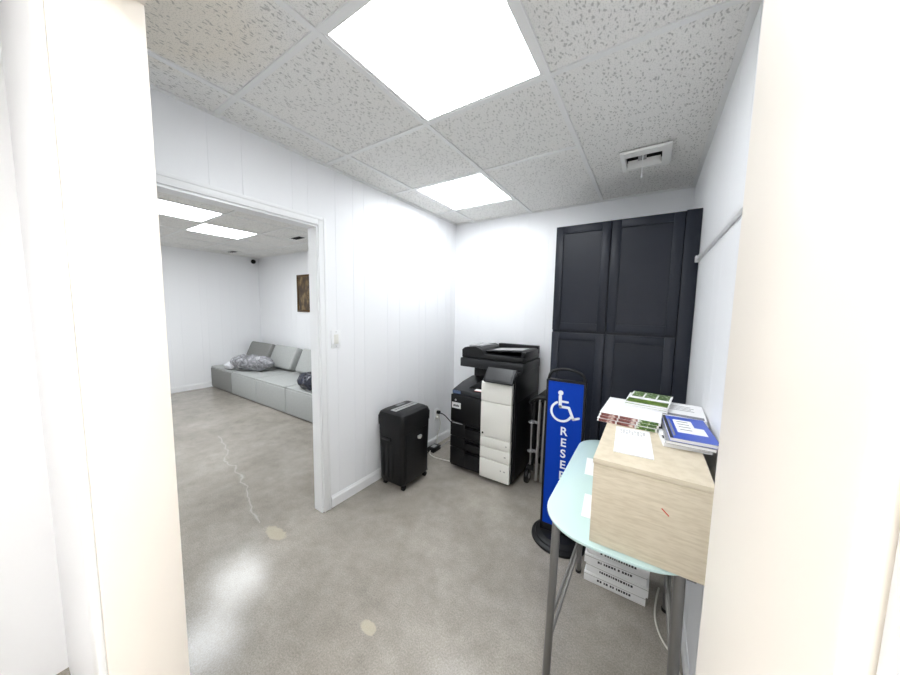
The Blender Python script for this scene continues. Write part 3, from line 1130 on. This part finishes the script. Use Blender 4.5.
# white stack with photo strips facing the viewer
gw = 'white booklets stacked on the box'
BW, BD, brz = .205, .27, -.06
for k in range(3):
    th = .0125
    lab = ['bottom white booklet of the stack at left on the box', 'middle white booklet of the stack at left on the box', 'topmost white booklet of the stack at left with printed photo edge'][k]
    o, mt = booklet('booklet', 1.811 + .003 * k, 1.475 + .004 * (k % 2), TZ + k * (th + .0004), BW, BD, th, brz + .01 * k, lab, gw)
    b = MB()
    n = 3
    gb = MB()
    for q in range(n):
        xa_ = -BW / 2 + .006 + q * (BW - .008) / n
        (gb if q == 2 else b).box(xa_, xa_ + (BW - .008) / n - .006, -BD / 2 - .0012, -BD / 2 + .001, .001, th - .001, mtx=mt)
    b.build('photo_edge', M_BROWNPIC, o)
    gb.build('photo_edge', M_GREENPIC, o)
zs_ = TZ + 3 * .0129
# green leaflets behind on top
gg = 'green photo leaflets on the box'
for k, (cx_, cy_, rz_) in enumerate(((1.872, 1.600, -.10), (1.868, 1.605, -.06), (1.876, 1.612, -.12))):
    lab = ['bottom green photo leaflet of the pile at the back of the box', 'middle green photo leaflet of the pile at the back of the box', 'topmost green leaflet with a row of photos at the back of the box'][k]
    o, mt = booklet('leaflet', cx_, cy_, zs_ + k * .0068, .155, .225, .0062, rz_, lab, gg, 'leaflet')
    b = MB()
    b.box(-.074, .074, -.108, -.035, .0062, .0066, mtx=mt)
    b.build('lawn_picture', M_GRASSPIC, o)
    b = MB()
    for q in range(3):
        b.box(-.070 + .049 * q, -.028 + .049 * q, .005, .095, .0062, .0066, mtx=mt)
    b.box(-.076, .076, .098, .112, .0062, .0066, mtx=mt)
    b.build('photo_row', M_GREENPIC, o)
# right-hand pile: light magazines below, blue one on top
gm = 'magazines at the right on the box'
o, mt = booklet('magazine', 1.988, 1.575, TZ, .15, .235, .020, .03, 'thick white magazine under the pile at right rear of the box', gm, 'magazine')
o, mt = booklet('magazine', 1.992, 1.580, TZ + .0204, .145, .230, .016, -.04, 'pale grey and white magazine at right rear, next to the green leaflets', gm, 'magazine')
b = MB()
b.box(-.066, .066, -.105, -.072, .016, .0164, mtx=mt)
b.build('cover_band', M_INK, o)
b = MB()
for r_ in range(4):
    b.box(-.05, .03 + .01 * (r_ % 2), .06 - .022 * r_, .066 - .022 * r_, .016, .0164, mtx=mt)
b.build('cover_print', M_GLOSSGREY, o)
o, mt = booklet('magazine', 1.972, 1.335, TZ, .130, .235, .014, .10, 'white magazine with dark photos lying beneath the blue one', gm, 'magazine')
MB().box(-.062, -.035, .02, .112, .014, .0144, mtx=mt).build('cover_photo', M_BLACKINK, o)
MB().box(-.062, -.05, -.08, -.05, .014, .0144, mtx=mt).build('cover_photo', M_BLACKINK, o)
o, mt = booklet('magazine', 1.985, 1.330, TZ + .0148, .130, .25, .010, .03, 'grey edged magazine directly under the blue one', gm, 'magazine', cover=M_GLOSSGREY)
o, mt = booklet('magazine', 1.992, 1.338, TZ + .0252, .128, .255, .012, .06, 'blue magazine with white label block on top of the box, front right', gm, 'magazine', cover=M_COVERBLUE)
b = MB()
b.box(-.036, .020, -.06, .085, .012, .0124, mtx=mt)
b.box(.020, .046, -.06, .012, .012, .0124, mtx=mt)
b.build('label_block', M_PAPER, o)
b = MB()
for r_ in range(4):
    b.box(-.026, .008, .06 - .03 * r_, .067 - .03 * r_, .0124, .0127, mtx=mt)
b.box(-.052, -.046, -.10, .08, .012, .0124, mtx=mt)
b.build('cover_print', M_GLOSSGREY, o)
b = MB()
b.box(-.064, -.055, -.127, .127, .012, .0124, mtx=mt)
b.build('dark_edge', M_BLACKINK, o)

# ------------------------------------------------------------------ cartons under the table
gc = 'white cartons stacked under the table'
labs = ['white printed carton on the floor, bottom of the stack under the table', 'white printed carton second from the floor under the table',
        'white printed carton third from the floor under the table', 'topmost white printed carton of the stack under the table']
z = 0.0
for k in range(4):
    hgt = .052
    dx = (0, .012, -.004, .010)[k]
    o = empty('carton', (1.788 + dx, 1.805, z), labs[k], 'carton', gc, rz=(.0, -.03, .02, -.02)[k])
    mt = o.matrix_basis.copy()
    MB().box(-.145, .138, -.105, .105, 0, hgt, .002, mtx=mt).build('carton_body', M_REAM, o)
    b = MB()
    r = random.Random(20 + k)
    xx = -.08
    while xx < .075:
        ww = r.uniform(.005, .010)
        b.box(xx, xx + ww, -.1062, -.1045, .020, .031, mtx=mt)
        xx += ww + (.0035 if r.random() < .8 else .010)
    b.build('printed_line', M_BLACKINK, o)
    box_l = MB().box(-.147, .140, -.107, -.1045, hgt - .012, hgt - .0105, mtx=mt).build('lid_edge', M_SEAM, o)
    z += hgt + .0005

# loose cord on the floor under the table
b = MB()
b.tube([(1.985, 1.86, .006), (1.972, 1.78, .006), (1.962, 1.66, .006), (1.985, 1.56, .006), (2.03, 1.50, .006), (2.052, 1.42, .006)], .004, 8, 3)
tag(b.build('cord', M_CORDW), 'thin white cord lying on the floor under the table', 'cord')

# ------------------------------------------------------------------ ceiling vent
vt = empty('ceiling_vent', (1.76, 2.24, H), 'white square ceiling vent with louvre and pull string, near cabinet', 'vent', 'ceiling vents')
b = MB()
a0, a1, c0, c1 = 1.640, 1.898, 2.105, 2.375
zt, zu = H - .001, H - .016
v0, v1, v2, v3 = VENT
b.prism([(a0, zt), (v0, zt), (v0, zu), (a0 + .008, zu + .004)], 'y', c0, c1)
b.prism([(v1, zt), (a1, zt), (a1 - .008, zu + .004), (v1, zu)], 'y', c0, c1)
b.prism([(c0, zt), (v2, zt), (v2, zu), (c0 + .008, zu + .004)], 'x', v0, v1)
b.prism([(v3, zt), (c1, zt), (c1 - .008, zu + .004), (v3, zu)], 'x', v0, v1)
b.build('frame', M_VENTW, vt, smooth=False)
b = MB()
zb0, zb1 = H + .024, H + .14
b.box(v0 - .004, v0, v2, v3, zb0, zb1).box(v1, v1 + .004, v2, v3, zb0, zb1).box(v0, v1, v2 - .004, v2, zb0, zb1).box(v0, v1, v3, v3 + .004, zb0, zb1).box(v0, v1, v2, v3, zb1, zb1 + .004)
b.build('duct', M_DARK, vt)
MB().box(v0 + .006, v1 - .006, -.019, .019, -.0012, .0012, mtx=Matrix.Translation((0, 2.322, H + .010)) @ Matrix.Rotation(-1.25, 4, 'X')).build('louvre', M_VENTW, vt)
MB().box(v0 + .062, v1 - .078, -.014, .014, -.001, .001, mtx=Matrix.Translation((0, 2.272, H + .016)) @ Matrix.Rotation(-.9, 4, 'X')).build('damper_plate', M_GLOSSGREY, vt)
b = MB()
b.cyl((1.758, 2.20, H - .115), (1.758, 2.20, H + .02), .0022, seg=8)
b.cyl((1.758, 2.20, H - .130), (1.758, 2.20, H - .112), .006, .003, seg=12)
b.build('pull_string', M_TRIM, vt)


def lounge_vent(h, label):
    o = empty('ceiling_vent', ((h[0] + h[1]) / 2, (h[2] + h[3]) / 2, H), label, 'vent', 'ceiling vents')
    b = MB()
    e = .022
    b.box(h[0] - e, h[0], h[2] - e, h[3] + e, H - .006, H + .004).box(h[1], h[1] + e, h[2] - e, h[3] + e, H - .006, H + .004)
    b.box(h[0], h[1], h[2] - e, h[2], H - .006, H + .004).box(h[0], h[1], h[3], h[3] + e, H - .006, H + .004)
    b.build('frame', M_VENTW, o, smooth=False)
    b = MB()
    b.box(h[0] - .003, h[1] + .003, h[2] - .003, h[3] + .003, H + .07, H + .075)
    b.box(h[0] - .003, h[0], h[2], h[3], H + .024, H + .07).box(h[1], h[1] + .003, h[2], h[3], H + .024, H + .07)
    b.box(h[0], h[1], h[2] - .003, h[2], H + .024, H + .07).box(h[0], h[1], h[3], h[3] + .003, H + .024, H + .07)
    b.build('duct', M_DARK, o)
    b = MB()
    for k in range(4):
        yy = h[2] + (h[3] - h[2]) * (k + .5) / 4
        b.box(h[0], h[1], yy - .002, yy + .002, H - .002, H + .014)
    b.build('slats', M_DARK, o)


lounge_vent(LV[0], 'dark slotted ceiling vent in the lounge nearer the doorway')
lounge_vent(LV[1], 'dark slotted ceiling vent in the lounge nearer the far wall')

# ------------------------------------------------------------------ small wall fittings
sw = empty('light_switch', (0, 1.357, 1.23), 'white light switch on the panelled wall beside the lounge opening', 'switch')
box('plate', M_TRIM, 0.0, .006, 1.317, 1.397, 1.167, 1.293, sw, .002)
box('rocker', M_WHITEP, .005, .010, 1.340, 1.374, 1.197, 1.263, sw, .0015)
for z in (1.281, 1.179):
    MB().cyl((.0055, 1.357, z), (.0068, 1.357, z), .004, seg=10).build('screw', M_SILVER, sw)

ot = empty('wall_outlet', (0, 2.60, .33), 'white wall outlet low on the wall between shredder and copier', 'outlet')
box('plate', M_TRIM, 0.0, .006, 2.562, 2.638, .275, .390, ot, .002)
box('socket', M_WHITEP, .005, .0075, 2.58, 2.62, .285, .38, ot, .001)
pc = empty('electric_cable', (.02, 2.60, .35), 'black power cord plugged into the outlet and running to the copier', 'cord')
box('plug', M_BLACK, .008, .045, 2.585, 2.615, .340, .372, pc, .004)
MB().tube([(.045, 2.60, .352), (.10, 2.61, .34), (.19, 2.63, .25), (.27, 2.66, .15), (.35, 2.68, .08), (.384, 2.69, .07)], .005, 8, 3).build('cable', M_BLACK, pc)
pc = empty('electric_cable', (.02, 2.60, .31), 'pale grey cord hanging from the outlet down to the black adapter', 'cord')
box('plug', M_WHITEP, .008, .035, 2.587, 2.613, .292, .318, pc, .004)
MB().tube([(.035, 2.60, .30), (.06, 2.60, .22), (.04, 2.56, .12), (.06, 2.53, .07), (.055, 2.52, .042)], .004, 8, 3).build('cable', M_CORDW, pc)
ad = empty('power_adapter', (.07, 2.47, 0), 'black power adapter block lying on the floor behind the shredder', 'adapter')
box('adapter_body', M_BLACK, .03, .115, 2.40, 2.53, .0005, .045, ad, .008)
box('adapter_label', M_GLOSSGREY, .05, .095, 2.43, 2.49, .0448, .0458, ad)
tag(MB().tube([(.075, 2.395, .02), (.09, 2.36, .006), (.16, 2.33, .005), (.26, 2.34, .005), (.36, 2.36, .005)], .005, 8, 3).build('cord', M_CORDW), 'white cord on the floor running from the adapter towards the copier', 'cord')
tag(MB().tube([(.30, 2.05, .05), (.22, 2.12, .008), (.12, 2.2, .006), (.07, 2.3, .006), (.06, 2.38, .008), (.06, 2.396, .014)], .0045, 8, 3).build('cord', M_BLACK), 'black cord on the floor from the shredder to the adapter', 'cord')
tag(MB().tube([(.118, 2.50, .03), (.2, 2.52, .10), (.27, 2.54, .17), (.33, 2.56, .13), (.384, 2.58, .10)], .0035, 8, 3).build('cord', M_GLOSSGREY), 'grey looped cable from the adapter up to the copier side', 'cord')

rw = empty('cable_raceway', (XR, 1.4, 1.766), 'white horizontal cable raceway on the right wall above the table', 'raceway')
box('channel', M_TRIM, XR - .016, XR, YN + .02, 2.29, 1.756, 1.778, rw, .003)
box('end_cap', M_TRIM, XR - .021, XR, 2.275, 2.302, 1.748, 1.786, rw, .004)

# ------------------------------------------------------------------ lounge
SOF = [(-4.648, -3.842), (-3.836, -3.022), (-3.016, -2.202), (-2.196, -1.39)]
slab = ['darker grey sofa module in the far corner of the lounge', 'light grey sofa module beside the corner one, under the plastic bundle',
        'light grey sofa module in the middle, bare seat', 'light grey sofa module nearest the doorway under the dark bundle']
gs = 'grey sofa modules along the picture wall'
for k, (a, b_) in enumerate(SOF):
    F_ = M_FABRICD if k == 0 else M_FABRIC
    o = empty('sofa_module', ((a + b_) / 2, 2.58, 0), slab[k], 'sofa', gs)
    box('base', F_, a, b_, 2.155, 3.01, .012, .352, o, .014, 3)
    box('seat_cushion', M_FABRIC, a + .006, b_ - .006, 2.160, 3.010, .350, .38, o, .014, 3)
cl = ['darker grey back cushion in the corner of the sofa', 'light grey back cushion in the middle of the sofa', 'light grey back cushion at the right, cut off by the doorway']
for k, (a, b_) in enumerate(((-4.60, -3.83), (-3.72, -3.02), (-2.86, -2.13))):
    an = .42
    mt = Matrix.Translation(((a + b_) / 2, 2.665, .384)) @ Matrix.Rotation(-an, 4, 'X')
    b = bmesh.new()
    m = MB()
    m.box(-(b_ - a) / 2, (b_ - a) / 2, -.005, .145, 0.0, .39, .035, 4)
    bmesh.ops.rotate(m.bm, verts=m.bm.verts, cent=(0, 0, 0), matrix=Matrix.Rotation(0, 3, 'X'))
    bmesh.ops.transform(m.bm, matrix=mt, verts=m.bm.verts)
    zmin = min(v.co.z for v in m.bm.verts)
    for v in m.bm.verts:
        v.co.z += .3815 - zmin
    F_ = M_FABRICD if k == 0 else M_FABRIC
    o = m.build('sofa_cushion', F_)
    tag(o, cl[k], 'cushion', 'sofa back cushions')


def bundle(p0, p1, r, seed, amp):
    """wrinkled plastic-wrapped bolster between two points"""
    p0, p1 = Vector(p0), Vector(p1)
    ax = p1 - p0
    L_ = ax.length
    t = ax.normalized()
    up = Vector((0, 0, 1))
    sd = t.cross(up).normalized()
    up = sd.cross(t)
    b = bmesh.new()
    nu, nv = 44, 36
    rings = []
    for i in range(nu):
        u = i / (nu - 1)
        e = min(1.0, math.sin(PI * min(max(u, .012), .988)) ** .5 * 1.12)
        ring = []
        for k in range(nv):
            a = 2 * PI * k / nv
            d = sd * math.cos(a) + up * math.sin(a) * .92
            P = p0 + ax * u
            nz = noise.noise(Vector((u * 7 * L_, math.cos(a) * 1.6, math.sin(a) * 1.6 + seed)))
            nz2 = noise.noise(Vector((u * 22 * L_, math.cos(a) * 5, math.sin(a) * 5 + seed * 2)))
            rr = r * e * (1 + amp * nz + amp * .45 * nz2)
            ring.append(b.verts.new(P + d * rr))
        rings.append(ring)
    for A, B in zip(rings, rings[1:]):
        for k in range(nv):
            b.faces.new((A[k], A[(k + 1) % nv], B[(k + 1) % nv], B[k]))
    b.faces.new(rings[0][::-1])
    b.faces.new(rings[-1])
    bmesh.ops.recalc_face_normals(b, faces=b.faces)
    zmin = min(v.co.z for v in b.verts)
    m = MB()
    m.add(b)
    return m, zmin


m, zm = bundle((-4.00, 2.23, .50), (-3.27, 2.55, .50), .133, 3.1, .22)
for v in m.bm.verts:
    v.co.z += .383 - zm
bg = empty('plastic_bundle', (-3.7, 2.45, .383), 'grey plastic-wrapped bundle lying on the sofa corner', 'bundle')
m.build('wrapped_body', M_BAG, bg, angle=3)
m, zm2 = bundle((-4.12, 2.18, .45), (-3.93, 2.27, .46), .068, 8.0, .25)
for v in m.bm.verts:
    v.co.z += .384 - zm2
e_ = m.build('gathered_end', M_BAGW, bg, angle=3)
e_['label'] = 'white gathered end'
m, zm = bundle((-2.02, 2.27, .50), (-1.62, 2.31, .50), .12, 15.0, .2)
for v in m.bm.verts:
    v.co.z += .383 - zm
tag(m.build('dark_bundle', M_BAGD, angle=3), 'dark blue-black wrapped bundle on the sofa at the doorway edge', 'bundle')

pf = empty('framed_picture', (-3.09, LY, 1.68), 'small dark brown painting in a gilt frame on the lounge wall', 'picture')
pa, pb, pz0, pz1 = -3.305, -2.87, 1.37, 2.0
b = MB()
fw = .035
b.box(pa, pa + fw, LY - .025, LY - .001, pz0, pz1, .005).box(pb - fw, pb, LY - .025, LY - .001, pz0, pz1, .005)
b.box(pa + fw, pb - fw, LY - .025, LY - .001, pz0, pz0 + fw, .005).box(pa + fw, pb - fw, LY - .025, LY - .001, pz1 - fw, pz1, .005)
b.build('frame', M_GOLD, pf)
box('canvas', M_PAINTING, pa + fw - .002, pb - fw + .002, LY - .014, LY - .004, pz0 + fw - .002, pz1 - fw + .002, pf)

sc_ = empty('security_camera', (-4.62, 2.93, 2.33), 'small white security camera with black dome high in the lounge corner', 'camera')
MB().cyl((FARX, 2.93, 2.325), (FARX + .025, 2.93, 2.325), .055, bev=.004).build('mount', M_TRIM, sc_)
b = MB()
b.tube([(FARX + .02, 2.93, 2.325), (FARX + .05, 2.92, 2.32)], .03, 16)
b.build('arm', M_TRIM, sc_)
m = MB()
q = bmesh.new()
bmesh.ops.create_uvsphere(q, u_segments=24, v_segments=16, radius=.042)
bmesh.ops.transform(q, matrix=Matrix.Translation((FARX + .075, 2.905, 2.305)), verts=q.verts)
m.add(q)
m.build('lens_dome', M_BLACKG, sc_, angle=3)
